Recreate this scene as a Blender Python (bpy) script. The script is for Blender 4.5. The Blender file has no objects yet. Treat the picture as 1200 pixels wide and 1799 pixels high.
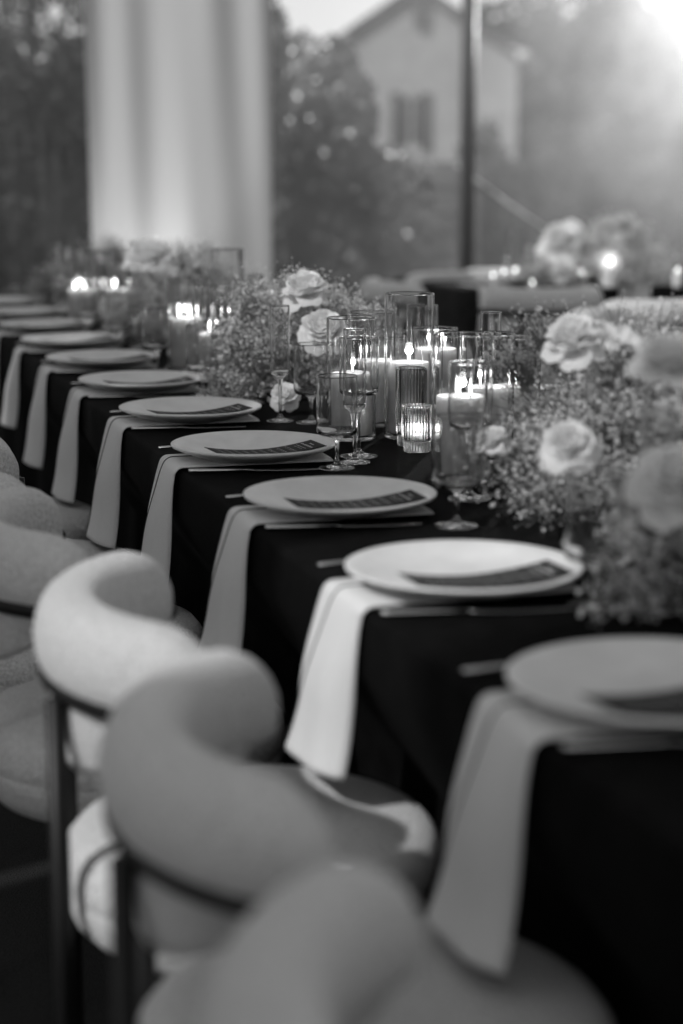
import bpy, math, random
import numpy as np
from mathutils import Vector, Matrix
random.seed(7); rng = np.random.default_rng(11)
R = math.radians
S = bpy.context.scene
C = S.collection

# ------------------------------------------------------------------ camera
TOP = 0.76
YAW, PITCH, FPX = 0.2978, 0.1887, 3190.6
CAM = Vector((0, 0, TOP + 0.5296))
cd = bpy.data.cameras.new('camera'); cam = bpy.data.objects.new('camera', cd); C.objects.link(cam)
cam.location = CAM; cam.rotation_euler = (math.pi/2 - PITCH, 0, -YAW)
cd.sensor_fit = 'VERTICAL'; cd.sensor_height = 36; cd.lens = FPX/1799*36
cd.clip_start = 0.05; cd.clip_end = 600
cd.dof.use_dof = True; cd.dof.focus_distance = 3.40; cd.dof.aperture_fstop = 1.95
S.camera = cam
FW = Vector((math.sin(YAW)*math.cos(PITCH), math.cos(YAW)*math.cos(PITCH), -math.sin(PITCH)))
RT = Vector((math.cos(YAW), -math.sin(YAW), 0)); UP = RT.cross(FW)
def at(x, y, z=TOP):
    d = FW + RT*((x-600)/FPX) - UP*((y-899.5)/FPX)
    return CAM + d*((z-CAM.z)/d.z)
def atd(x, y, dist):
    return CAM + (FW + RT*((x-600)/FPX) - UP*((y-899.5)/FPX))*dist

# ------------------------------------------------------------------ world, sun, exposure
SUN_AZ, SUN_EL = R(-112), R(43)      # azimuth from +y towards +x (sun stands on the left)
W = bpy.data.worlds.new('World'); S.world = W; W.use_nodes = True
nt = W.node_tree; nt.nodes.clear()
sky = nt.nodes.new('ShaderNodeTexSky'); sky.sky_type = 'NISHITA'; sky.sun_disc = False
sky.sun_elevation = SUN_EL; sky.sun_rotation = SUN_AZ
bw = nt.nodes.new('ShaderNodeRGBToBW'); bg = nt.nodes.new('ShaderNodeBackground'); wo = nt.nodes.new('ShaderNodeOutputWorld')
nt.links.new(sky.outputs[0], bw.inputs[0]); nt.links.new(bw.outputs[0], bg.inputs[0]); nt.links.new(bg.outputs[0], wo.inputs[0])
bg.inputs[1].default_value = 0.15
sl = bpy.data.lights.new('sun', 'SUN'); sl.energy = 2.0; sl.angle = R(1.2)
so = bpy.data.objects.new('sun', sl); C.objects.link(so)
sd = Vector((math.sin(SUN_AZ)*math.cos(SUN_EL), math.cos(SUN_AZ)*math.cos(SUN_EL), math.sin(SUN_EL)))
so.rotation_euler = sd.to_track_quat('Z', 'Y').to_euler(); so.location = sd*30
S.view_settings.view_transform = 'Standard'; S.view_settings.look = 'None'
S.view_settings.gamma = 1; S.view_settings.use_curve_mapping = False
S.view_settings.exposure = 0.20
cy = S.cycles
cy.max_bounces = 14; cy.transparent_max_bounces = 24; cy.transmission_bounces = 14; cy.diffuse_bounces = 4
cy.glossy_bounces = 6; cy.sample_clamp_indirect = 10; cy.sample_clamp_direct = 0; cy.blur_glossy = 0.5
cy.caustics_refractive = True; cy.caustics_reflective = False

# ------------------------------------------------------------------ materials (the picture is black and white: greys only)
def mat(name, col, rough=0.6, bump=None, vary=0, vscale=8, trans=0, sheen=0, metal=0, spec=0.5, sss=0, coord='Object'):
    m = bpy.data.materials.new(name); m.use_nodes = True
    n = m.node_tree; p = n.nodes['Principled BSDF']
    p.inputs['Base Color'].default_value = (col, col, col, 1); p.inputs['Roughness'].default_value = rough
    p.inputs['Metallic'].default_value = metal; p.inputs['Specular IOR Level'].default_value = spec
    tc = n.nodes.new('ShaderNodeTexCoord')
    if sheen:
        p.inputs['Sheen Weight'].default_value = sheen; p.inputs['Sheen Roughness'].default_value = 0.4
    if sss:
        p.inputs['Subsurface Weight'].default_value = sss; p.inputs['Subsurface Radius'].default_value = (1, 1, 1)
        p.inputs['Subsurface Scale'].default_value = 0.03
    if vary:
        t = n.nodes.new('ShaderNodeTexNoise'); t.inputs['Scale'].default_value = vscale; t.inputs['Detail'].default_value = 5
        r = n.nodes.new('ShaderNodeMapRange'); r.inputs[1].default_value = 0.3; r.inputs[2].default_value = 0.7
        r.inputs[3].default_value = col*(1-vary); r.inputs[4].default_value = min(1, col*(1+vary))
        n.links.new(tc.outputs[coord], t.inputs[0]); n.links.new(t.outputs[0], r.inputs[0]); n.links.new(r.outputs[0], p.inputs['Base Color'])
    if bump:
        sc, st, dist = bump
        t = n.nodes.new('ShaderNodeTexNoise'); t.inputs['Scale'].default_value = sc; t.inputs['Detail'].default_value = 3
        b = n.nodes.new('ShaderNodeBump'); b.inputs['Strength'].default_value = st; b.inputs['Distance'].default_value = dist
        n.links.new(tc.outputs[coord], t.inputs[0]); n.links.new(t.outputs[0], b.inputs['Height']); n.links.new(b.outputs[0], p.inputs['Normal'])
    if trans:
        tr = n.nodes.new('ShaderNodeBsdfTranslucent'); tr.inputs[0].default_value = (col, col, col, 1)
        mx = n.nodes.new('ShaderNodeMixShader'); mx.inputs[0].default_value = trans
        o = n.nodes['Material Output']
        n.links.new(p.outputs[0], mx.inputs[1]); n.links.new(tr.outputs[0], mx.inputs[2]); n.links.new(mx.outputs[0], o.inputs[0])
    return m
def glassmat(name, col=0.97, rough=0.0, ior=1.48):
    m = bpy.data.materials.new(name); m.use_nodes = True; n = m.node_tree; n.nodes.remove(n.nodes['Principled BSDF'])
    g = n.nodes.new('ShaderNodeBsdfGlass'); g.inputs[0].default_value = (col, col, col, 1); g.inputs['Roughness'].default_value = rough; g.inputs['IOR'].default_value = ior
    n.links.new(g.outputs[0], n.nodes['Material Output'].inputs[0]); return m
def emit(name, s):
    m = bpy.data.materials.new(name); m.use_nodes = True; n = m.node_tree; n.nodes.remove(n.nodes['Principled BSDF'])
    e = n.nodes.new('ShaderNodeEmission'); e.inputs[1].default_value = s
    n.links.new(e.outputs[0], n.nodes['Material Output'].inputs[0]); return m

M = {}
M['boucle'] = mat('boucle_fabric', 0.62, 0.95, bump=(170, 1.0, 0.006), vary=0.20, vscale=190, sheen=0.35)
M['blackmetal'] = mat('black_metal', 0.008, 0.42, metal=0, spec=0.3)
M['linen_black'] = mat('black_linen', 0.0042, 0.9, bump=(900, 0.3, 0.001), vary=0.4, vscale=30, spec=0.06)
M['napkin'] = mat('napkin_linen', 0.72, 0.9, bump=(1200, 0.35, 0.0008), vary=0.05, vscale=500, sheen=0.1)
M['trim'] = mat('napkin_edge_trim', 0.02, 0.8)
M['plate'] = mat('stoneware_glaze', 0.74, 0.30, bump=(9, 0.10, 0.01), vary=0.07, vscale=26, spec=0.4)
M['card'] = mat('menu_card', 0.022, 0.7, bump=(800, 0.2, 0.0004), spec=0.2)
M['ink'] = mat('menu_print', 0.5, 0.6)
M['steel'] = mat('brushed_steel', 0.6, 0.25, metal=1.0, bump=(300, 0.05, 0.0005))
M['glass'] = glassmat('clear_glass')
M['ribglass'] = glassmat('ribbed_glass', 0.95, 0.02)
M['wax'] = mat('candle_wax', 0.78, 0.45, vary=0.05, vscale=30, sss=0.6)
M['wick'] = mat('candle_wick', 0.02, 0.9)
M['flame'] = emit('candle_flame', 12)
M['floret'] = mat('tiny_blossom', 0.76, 0.8, trans=0.3)
M['stem'] = mat('flower_stem', 0.22, 0.7)
M['leaf'] = mat('arrangement_leaf', 0.13, 0.45, trans=0.2)
M['petal'] = mat('rose_petal', 0.92, 0.7, bump=(60, 0.15, 0.003), trans=0.5)
M['drape'] = mat('white_drape', 0.46, 0.85, trans=0.25, bump=(500, 0.1, 0.001))
M['carpet'] = mat('dark_carpet', 0.018, 0.95, bump=(260, 0.9, 0.01), vary=0.5, vscale=150)
M['lawn'] = mat('lawn', 0.07, 0.9, bump=(30, 0.8, 0.05), vary=0.4, vscale=3)
M['stucco'] = mat('stucco', 0.34, 0.9, bump=(8, 0.4, 0.03), vary=0.12, vscale=2)
M['rooftile'] = mat('roof_tile', 0.10, 0.8, vary=0.3, vscale=4)
M['shutter'] = mat('dark_shutter', 0.05, 0.6)
M['winframe'] = mat('window_frame_paint', 0.5, 0.5)
M['pane'] = mat('window_pane', 0.06, 0.35, spec=0.3)
M['treeleaf'] = mat('glossy_tree_leaf', 0.08, 0.27, trans=0.2, spec=1.0)
M['hedgeleaf'] = mat('hedge_leaf', 0.045, 0.5, trans=0.2)
M['bark'] = mat('bark', 0.07, 0.9, bump=(20, 0.8, 0.02))
M['fence'] = mat('weathered_fence_board', 0.045, 0.8, vary=0.3, vscale=5)
M['pole'] = mat('tent_pole_paint', 0.11, 0.5)
M['lampbody'] = mat('lamp_housing', 0.03, 0.4)

def vinyl():
    m = bpy.data.materials.new('clear_vinyl'); m.use_nodes = True; n = m.node_tree; n.nodes.remove(n.nodes['Principled BSDF'])
    tp = n.nodes.new('ShaderNodeBsdfTransparent'); tp.inputs[0].default_value = (0.96, 0.96, 0.96, 1)
    tl = n.nodes.new('ShaderNodeBsdfTranslucent'); tl.inputs[0].default_value = (0.9, 0.9, 0.9, 1)
    gl = n.nodes.new('ShaderNodeBsdfGlossy'); gl.inputs['Roughness'].default_value = 0.12
    no = n.nodes.new('ShaderNodeTexNoise'); no.inputs['Scale'].default_value = 1.3; no.inputs['Detail'].default_value = 6
    tc = n.nodes.new('ShaderNodeTexCoord'); mr = n.nodes.new('ShaderNodeMapRange')
    mr.inputs[1].default_value = 0.3; mr.inputs[2].default_value = 0.7; mr.inputs[3].default_value = 0.075; mr.inputs[4].default_value = 0.145
    a = n.nodes.new('ShaderNodeMixShader'); b = n.nodes.new('ShaderNodeMixShader'); b.inputs[0].default_value = 0.03
    n.links.new(tc.outputs['Object'], no.inputs[0]); n.links.new(no.outputs[0], mr.inputs[0]); n.links.new(mr.outputs[0], a.inputs[0])
    n.links.new(tp.outputs[0], a.inputs[1]); n.links.new(tl.outputs[0], a.inputs[2])
    n.links.new(a.outputs[0], b.inputs[1]); n.links.new(gl.outputs[0], b.inputs[2]); n.links.new(b.outputs[0], n.nodes['Material Output'].inputs[0])
    return m
M['vinyl'] = vinyl()

# ------------------------------------------------------------------ helpers
def mesh(name, v, f, m, smooth=True):
    me = bpy.data.meshes.new(name)
    if isinstance(v, np.ndarray) and isinstance(f, np.ndarray):
        me.vertices.add(len(v)); me.vertices.foreach_set('co', v.astype(np.float32).ravel())
        k = f.shape[1]
        me.loops.add(f.size); me.loops.foreach_set('vertex_index', f.astype(np.int32).ravel())
        me.polygons.add(len(f)); me.polygons.foreach_set('loop_start', np.arange(0, f.size, k, dtype=np.int32))
        me.update(calc_edges=True)
    else:
        me.from_pydata([tuple(a) for a in v], [], [tuple(int(i) for i in a) for a in f])
    me.materials.append(M[m] if isinstance(m, str) else m)
    if smooth: me.polygons.foreach_set('use_smooth', [True]*len(me.polygons))
    me.update(); return me
def obj(name, me, parent=None, loc=(0, 0, 0), rot=(0, 0, 0), scale=None):
    o = bpy.data.objects.new(name, me); C.objects.link(o); o.location = loc; o.rotation_euler = rot
    if scale is not None: o.scale = scale if hasattr(scale, '__len__') else (scale,)*3
    if parent: o.parent = parent
    return o
def tag(o, label=None, cat=None, group=None, kind=None):
    if label: o['label'] = label
    if cat: o['category'] = cat
    if group: o['group'] = group
    if kind: o['kind'] = kind
    return o
def emp(name, label, cat, loc=(0, 0, 0), rz=0, group=None):
    o = bpy.data.objects.new(name, None); C.objects.link(o); o.location = loc; o.rotation_euler = (0, 0, rz)
    o.empty_display_size = 0.05
    return tag(o, label, cat, group)
def dup(root, loc, rz=0, label=None, group=None, skip=()):
    def rec(o, par):
        c = o.copy(); C.objects.link(c); c.parent = par
        for ch in o.children: rec(ch, c)
        return c
    r = rec(root, None); r.location = loc; r.rotation_euler = (0, 0, rz)
    if label: r['label'] = label
    if group: r['group'] = group
    return r
def merge(parts):
    V = []; F = []; o = 0
    for v, f in parts:
        V += [tuple(a) for a in v]; F += [tuple(i+o for i in a) for a in f]; o += len(v)
    return V, F
def box(x0, x1, y0, y1, z0, z1):
    v = [(x0,y0,z0),(x1,y0,z0),(x1,y1,z0),(x0,y1,z0),(x0,y0,z1),(x1,y0,z1),(x1,y1,z1),(x0,y1,z1)]
    return v, [(0,3,2,1),(4,5,6,7),(0,1,5,4),(1,2,6,5),(2,3,7,6),(3,0,4,7)]
def lathe(prof, n=48, rib=0, ribn=0, outer=None, close=False, wob=0):
    v = []; f = []; m = len(prof)
    for i, (r, z) in enumerate(prof):
        for k in range(n):
            a = 2*math.pi*k/n; rr = r
            if rib and (outer is None or i in outer): rr = r*(1+rib*math.cos(ribn*a))
            if wob: rr *= 1+wob*(math.sin(2*a+1)+0.6*math.sin(3*a+.4))
            zz = z + (wob*0.25*r*math.sin(2*a+2.1+i*.2) if wob else 0)
            v.append((rr*math.cos(a), rr*math.sin(a), zz))
    seg = m if close else m-1
    for i in range(seg):
        j = (i+1) % m
        for k in range(n):
            l = (k+1) % n
            f.append((i*n+k, i*n+l, j*n+l, j*n+k))
    if not close:
        if prof[0][0] > 1e-6: f.append(tuple(range(n))[::-1])
        if prof[-1][0] > 1e-6: f.append(tuple((m-1)*n+k for k in range(n)))
    return v, f
def tube(path, r, n=8, cap=True):
    P = [Vector(p) for p in path]; v = []; f = []
    rr = r if hasattr(r, '__len__') else [r]*len(P)
    ref = None
    for i, p in enumerate(P):
        t = (P[min(i+1, len(P)-1)] - P[max(i-1, 0)]).normalized()
        if ref is None: ref = Vector((0, 0, 1)) if abs(t.z) < .9 else Vector((1, 0, 0))
        a = t.cross(ref).normalized(); b = a.cross(t).normalized(); ref = b
        for k in range(n):
            q = 2*math.pi*k/n
            v.append(p + a*(rr[i]*math.cos(q)) + b*(rr[i]*math.sin(q)))
    for i in range(len(P)-1):
        for k in range(n):
            l = (k+1) % n; f.append((i*n+k, i*n+l, (i+1)*n+l, (i+1)*n+k))
    if cap: f.append(tuple(range(n))[::-1]); f.append(tuple((len(P)-1)*n+k for k in range(n)))
    return v, f
def grid(fn, nu, nv):
    v = [fn(i/(nu-1), j/(nv-1)) for i in range(nu) for j in range(nv)]
    f = [(i*nv+j, (i+1)*nv+j, (i+1)*nv+j+1, i*nv+j+1) for i in range(nu-1) for j in range(nv-1)]
    return v, f
def O(name, geo, m, parent=None, loc=(0, 0, 0), smooth=True, **k):
    return obj(name, mesh(name, geo[0], geo[1], m, smooth), parent, loc, **k)
def smoothn(x): return x*x*(3-2*x)
def support(prof, d=.0010):
    out = [prof[0]]
    for (r0, z0), (r1, z1) in zip(prof[:-1], prof[1:]):
        L = math.hypot(r1-r0, z1-z0)
        if L > 6*d:
            for q in (d/L, 1-d/L): out.append((r0+(r1-r0)*q, z0+(z1-z0)*q))
        out.append((r1, z1))
    return out
ORD = ['nearest', 'second', 'third', 'fourth', 'fifth', 'sixth', 'seventh', 'eighth', 'ninth', 'tenth', 'eleventh', 'twelfth']

# ================================================================== SETTING
tag(O('ground', grid(lambda u, v: (-120+260*u, -60+320*v, -0.012), 3, 3), 'lawn'), kind='structure')
tag(O('floor', box(-4.5, 9.5, -5, 12.35, -0.3, 0.0), 'carpet', smooth=False), kind='structure')

# ------------------------------------------------------------------ long table cloth
EX, EX2, TY0, TY1 = 0.656, 1.735, -0.9, 7.75
def cloth_geo(x0, x1, y0, y1, z=TOP-0.0015, seed=0, amp=0.018, push=0):
    r = random.Random(seed)
    per = []
    step = 0.03
    def seg(ax, ay, bx, by, nx, ny):
        L = math.hypot(bx-ax, by-ay); n = max(2, int(L/step))
        for i in range(n): per.append((ax+(bx-ax)*i/n, ay+(by-ay)*i/n, nx, ny))
    c = 0.012
    seg(x0, y1-c, x0, y0+c, -1, 0); seg(x0+c, y0, x1-c, y0, 0, -1)
    seg(x1, y0+c, x1, y1-c, 1, 0); seg(x1-c, y1, x0+c, y1, 0, 1)
    n = len(per)
    prof = [(-0.02, 0), (-0.010, 0), (-0.004, -0.001), (0.0, -0.005), (0.0015, -0.012), (0.002, -0.03), (0.003, -0.08), (0.004, -0.16), (0.006, -0.26), (0.009, -0.38), (0.012, -0.5), (0.016, -0.62), (0.02, -(z-0.006))]
    ph = [r.uniform(0, 6.28) for _ in range(6)]
    V = []; F = []
    for i, (off, dz) in enumerate(prof):
        t = max(0, -dz-0.02)/0.74
        for k, (x, y, nx, ny) in enumerate(per):
            s = k*step
            w = math.sin(s*9.1+ph[0])+0.7*math.sin(s*15.3+ph[1]+t)+0.5*math.sin(s*23.7+ph[2])+0.8*math.sin(s*4.3+ph[3])
            o = off + amp*(t**1.7)*1.3*(w*0.55+0.4)
            if push and nx < 0:             # the seats push the cloth inwards under the table edge
                q = smoothn(min(1, max(0, (-dz-.09)/.17))); o -= push*q*(1+.12*math.sin(y*11.7+.8))
            V.append((x+nx*o, y+ny*o, z+dz))
    for i in range(len(prof)-1):
        for k in range(n):
            l = (k+1) % n; F.append((i*n+k, (i+1)*n+k, (i+1)*n+l, i*n+l))
    # top sheet, a touch of drape wrinkle
    nx_, ny_ = 16, 60
    b = len(V)
    for i in range(nx_):
        for j in range(ny_):
            V.append((x0+0.018+(x1-x0-0.036)*i/(nx_-1), y0+0.018+(y1-y0-0.036)*j/(ny_-1), z+0.0002))
    for i in range(nx_-1):
        for j in range(ny_-1):
            F.append((b+i*ny_+j, b+(i+1)*ny_+j, b+(i+1)*ny_+j+1, b+i*ny_+j+1))
    return V, F
tag(O('tablecloth', cloth_geo(EX, EX2, TY0, TY1, seed=3, push=.125), 'linen_black'),
    'floor-length black cloth over the long dining table with plates and candles', 'tablecloth')

# ------------------------------------------------------------------ chairs
def chair_proto():
    t = emp('dining_chair', 'x', 'chair')
    # seat cushion
    prof = [(0, .352), (.12, .352), (.175, .356), (.207, .368), (.226, .388), (.234, .412), (.2365, .428), (.2345, .431), (.2365, .434), (.237, .45), (.233, .468), (.221, .483), (.200, .492), (.15, .497), (.08, .499), (0, .4995)]
    v, f = lathe(prof, 56)
    v = [(x*1.0, y*1.02, z) for x, y, z in v]
    O('seat', (v, f), 'boucle', t)
    # back band, swept C
    n, ms = 60, 22
    rx, ry = 0.220, 0.258
    v = []; f = []
    path = []
    for i in range(n):
        s = i/(n-1)
        a = R(108) + R(144)*s
        e = min(s, 1-s)*2                      # 0 at ends .. 1 at back
        k = min(1, e/0.34); kb = min(1, e/0.10); sc = max(0.0, 1-(1-k)**2.2)**.5; sb = max(0.0, 1-(1-kb)**2)**.5
        zt = 0.706+0.090*sc; zb = 0.702-0.016*sb; hh = (zt-zb)/2; cz = (zt+zb)/2
        th = 0.042*(0.35+0.65*sc)*(0.3+0.7*sb)
        if i in (0, n-1): hh = th = 0.001
        c = Vector((rx*math.cos(a), ry*math.sin(a), cz)); path.append(c)
        out = Vector((math.cos(a), math.sin(a), 0))
        for k2 in range(ms):
            q = 2*math.pi*k2/ms
            cq, sq = math.cos(q), math.sin(q)
            px = math.copysign(abs(cq)**0.82, cq)*th; pz = math.copysign(abs(sq)**0.82, sq)*hh
            v.append(c + out*(px + 0.10*pz*(-1 if sq > 0 else 0)) + Vector((0, 0, pz)))
    for i in range(n-1):
        for k2 in range(ms):
            l = (k2+1) % ms; f.append((i*ms+k2, i*ms+l, (i+1)*ms+l, (i+1)*ms+k2))
    f.append(tuple(range(ms))[::-1]); f.append(tuple((n-1)*ms+k for k in range(ms)))
    O('backrest', (v, f), 'boucle', t)
    # black metal ring hugging the lower outer edge
    ring = []
    for i in range(44):
        a = R(105)+R(150)*i/43
        ring.append(((rx+.026)*math.cos(a), (ry+.026)*math.sin(a), 0.696))
    v, f = tube(ring, 0.0125, 10); O('back_ring', (v, f), 'blackmetal', t)
    # lower back shell in the same fabric
    def sh(u, w):
        a = R(122)+R(116)*u; e = 1-abs(2*u-1)**3
        z = 0.715 - (0.115*e)*w
        rr = 0.212 - 0.010*w + (0.008*math.sin(w*math.pi))
        return (rr*math.cos(a), 1.12*rr*math.sin(a), z)
    v, f = grid(sh, 30, 10)
    o = O('back_shell', (v, f), 'boucle', t); sm = o.modifiers.new('solid', 'SOLIDIFY'); sm.thickness = 0.03; sm.offset = -1
    # legs
    for (x, y, zt) in ((-.243, -.10, .69), (-.218, .14, .69), (.165, -.165, .37), (.165, .165, .37)):
        O('leg', tube([(x*(1.0), y, 0.0), (x, y, zt)], 0.0115, 12), 'blackmetal', t)
    O('seat_frame', lathe([(.02, .345), (.17, .345), (.178, .350), (.17, .3515), (.02, .3515)], 40), 'blackmetal', t)
    return t
CH = chair_proto()
PY = [2.103+0.5375*(i-1) for i in range(0, 13)]
near_desc = ['mid-grey shaded', 'brightly lit', 'dimmer', 'soft lit', 'pale', 'pale', 'pale', 'pale', 'pale', 'pale', 'pale']
first = True
chair_labels = {-1: 'cream boucle chair at the very front, only its rounded back showing',
    0: 'cream boucle chair with curved barrel back in front of the sunlit one',
    1: 'cream boucle barrel chair with the sunlit rim, facing the brightly lit plate',
    2: 'cream boucle chair just behind the sunlit-rimmed chair',
    3: 'fifth cream boucle chair from the front along the long table',
    4: 'sixth cream boucle chair from the front along the long table',
    5: 'seventh cream boucle chair from the front along the long table'}
for i in range(-1, 6):
    y = 2.103+0.5375*(i-1)+{-1: -.06, 0: .0}.get(i, -.015); jx = {-1: -.05, 0: -.01, 1: 0, 2: -.055, 3: -.06, 4: -.065, 5: -.055}[i]
    rz = {-1: R(-6), 0: R(-9), 1: R(-5), 2: R(-2), 3: R(-3), 4: R(5), 5: R(0)}[i]
    if first: c = CH; c.location = (0.525+jx, y, 0); c.rotation_euler = (0, 0, rz); c['label'] = chair_labels[i]; first = False
    else: c = dup(CH, (0.525+jx, y, 0), rz, chair_labels[i])
    c['group'] = 'chairs along the near side of the long table'
for (px, py, rz, dx, dy, lab) in [
        (1110, 545, 185, -.2, 0, 'boucle chair across the long table, behind the large right flower cluster')]:
    q = at(px, py, .80); dup(CH, (q.x+dx, q.y+dy, 0), R(rz), lab, 'chairs across the long table')

# ------------------------------------------------------------------ plates, napkins, cutlery, menus
def plate_proto():
    t = emp('dinner_plate', 'x', 'plate')
    prof = [(0, .006), (.05, .006), (.078, .007), (.098, .0105), (.118, .017), (.136, .0245), (.1475, .0285), (.1505, .0272), (.1495, .0235), (.136, .0175), (.118, .0105), (.098, .0045), (.082, .002), (.076, 0), (.070, 0), (.066, .002), (0, .002)]
    v, f = lathe(prof, 72, wob=0.006)
    O('dish', (v, f), 'plate', t)
    return t
PL = plate_proto()

XN0, XN1 = EX+0.275, 0
def napkin_proto():
    t = emp('napkin', 'x', 'napkin')
    # path in (x,z) local to edge point (0,0)=table edge at table top; +x over the table
    path = []
    for i in range(10): path.append((0.285-0.028*i, 0.0035))
    for a in range(0, 100, 15):
        path.append((0.010-0.016*math.sin(R(a)), 0.0035-0.016*(1-math.cos(R(a)))))
    for i in range(1, 14):
        u = i/13; path.append((-0.0075-0.030*u**1.5-0.004*math.sin(u*5), -0.0125-0.222*u))
    P = path; m = len(P)
    def prof(u):
        x = u*(m-1); i = min(int(x), m-2); f_ = x-i
        return (P[i][0]*(1-f_)+P[i+1][0]*f_, P[i][1]*(1-f_)+P[i+1][1]*f_)
    def norm(u):
        a = prof(max(0, u-.01)); b = prof(min(1, u+.01)); dx, dz = b[0]-a[0], b[1]-a[1]; l = math.hypot(dx, dz) or 1
        return (dz/l, -dx/l)      # outward (up on table, -x on drop)
    def hang(u): return max(0, (u-0.5)/0.5)
    def surf(u, w, lo, hi, off, ph):
        x, z = prof(u); nx, nz = norm(u); h = hang(u)
        y = lo(h)+(hi(h)-lo(h))*w
        L0, L1 = -0.080+0.012*h, 0.076+0.026*h*h
        q = (y-L0)/(L1-L0)                                  # 0 = near edge, 1 = far edge
        o = off*min(1, q*7)**.5 + (.004*h*min(1, q*5) if off > .001 else 0)
        hs = smoothn(min(1, h*1.6))
        bulge = hs*(0.018 + 0.005*math.sin(q*7+ph)) - hs*0.030*((q-.62)/.62)**2
        return (x+nx*o-max(bulge, -.010*hs), y+0.010*h*math.sin(3*u+q), z+nz*o+.002*hs*math.sin(q*6))
    lo = lambda h: -0.080+0.012*h; hi = lambda h: 0.076+0.026*h*h
    v, f = grid(lambda u, w: surf(u, w, lo, hi, 0.0, 0.5), 60, 22)
    o = O('under_layer', (v, f), 'napkin', t); s = o.modifiers.new('solid', 'SOLIDIFY'); s.thickness = 0.0012
    hi2 = lambda h: 0.022+0.070*h**1.8
    v, f = grid(lambda u, w: surf(u, w, lo, hi2, 0.0032, 0.5), 60, 18)
    o = O('folded_layer', (v, f), 'napkin', t); s = o.modifiers.new('solid', 'SOLIDIFY'); s.thickness = 0.0014
    e = [surf(u/59, 1, lo, hi2, 0.0048, 0.5) for u in range(60)]
    e2 = [surf(1, w/20, lo, hi, 0.0012, 0.5) for w in range(21)]
    O('edge_trim', merge([tube(e, 0.0013, 6), tube(e2, 0.0014, 6)]), 'trim', t)
    return t
NP = napkin_proto()

def loft(secs, n=12):
    # secs: (x, halfwidth y, halfheight z, centre z)
    v = []; f = []
    for (x, w, h, cz) in secs:
        for k in range(n):
            a = 2*math.pi*k/n; v.append((x, w*math.cos(a), cz+h*math.sin(a)))
    for i in range(len(secs)-1):
        for k in range(n):
            l = (k+1) % n; f.append((i*n+k, i*n+l, (i+1)*n+l, (i+1)*n+k))
    f.append(tuple(range(n))[::-1]); f.append(tuple((len(secs)-1)*n+k for k in range(n)))
    return v, f
def knife_proto():
    t = emp('knife', 'x', 'knife')
    O('handle', loft([(0, .003, .0025, .004), (.003, .0058, .0036, .004), (.02, .0062, .0038, .004), (.07, .005, .0034, .004), (.105, .0038, .003, .004)]), 'steel', t)
    O('blade', loft([(.105, .0038, .0026, .004), (.115, .0075, .0012, .0035), (.15, .0098, .0009, .003), (.20, .0095, .0008, .003), (.225, .006, .0007, .003), (.235, .0015, .0006, .003)]), 'steel', t)
    return t
def fork_proto():
    t = emp('fork', 'x', 'fork')
    O('handle', loft([(0, .002, .0015, .004), (.003, .0062, .0024, .004), (.03, .0055, .0022, .005), (.08, .0032, .002, .008), (.13, .0028, .002, .008), (.145, .009, .0014, .006), (.16, .0115, .001, .004)]), 'steel', t)
    for k in range(4):
        y = -0.0095+k*0.0063
        O('tine', tube([(.158, y, .004), (.18, y, .003), (.205, y*.9, .006)], [.0016, .0014, .0007], 6), 'steel', t)
    return t
KN, FK = knife_proto(), fork_proto()

MENU_PTS = None
def menu_proto():
    t = emp('menu_card', 'x', 'menu')
    # long card lying in the dish: long axis x, curved across the dish
    L, Wd = 0.205, 0.080
    def zc(x, y):                       # spans the dish: ends up on the rim, middle sagging
        return 0.0165 + .95*x*x + .02*max(0, x)
    v, f = grid(lambda u, w: ((u-.5)*L, (w-.5)*Wd, zc((u-.5)*L, (w-.5)*Wd)), 28, 8)
    o = O('card', (v, f), 'card', t); s = o.modifiers.new('solid', 'SOLIDIFY'); s.thickness = 0.0006
    # printed lines run across the card (the card is read from its short end)
    rr = random.Random(4); V = []; F = []
    def stroke(x, y0, y1, w):
        n = 6
        b = len(V)
        for i in range(n+1):
            y = y0+(y1-y0)*i/n
            V.append((x-w/2, y, zc(x-w/2, y)+.0011)); V.append((x+w/2, y, zc(x+w/2, y)+.0011))
        for i in range(n): F.append((b+2*i, b+2*i+1, b+2*i+3, b+2*i+2))
    xs = [.094, .084, .0795]                       # heading, two lines
    for x, h, w in ((.089, .011, .004), (.079, .028, .0055), (.068, .024, .0022), (.062, .018, .0016)):
        y = -h
        while y < h:
            l = rr.uniform(.0015, .0045); stroke(x+rr.uniform(-.0004, .0004), y, min(y+l, h), w*rr.uniform(.5, 1)); y += l+rr.uniform(.0006, .0016)
    for i in range(9):
        x = .048-i*.0165
        h = rr.uniform(.024, .033)
        for dx, hh, w in ((0, h, .0019), (-.0042, h*.8, .0009)):
            y = -hh
            while y < hh:
                l = rr.uniform(.0015, .005); stroke(x+dx, y, min(y+l, hh), w*rr.uniform(.55, 1)); y += l+rr.uniform(.0008, .002)
    O('print', (V, F), 'ink', t)
    return t
MN = menu_proto()

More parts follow.
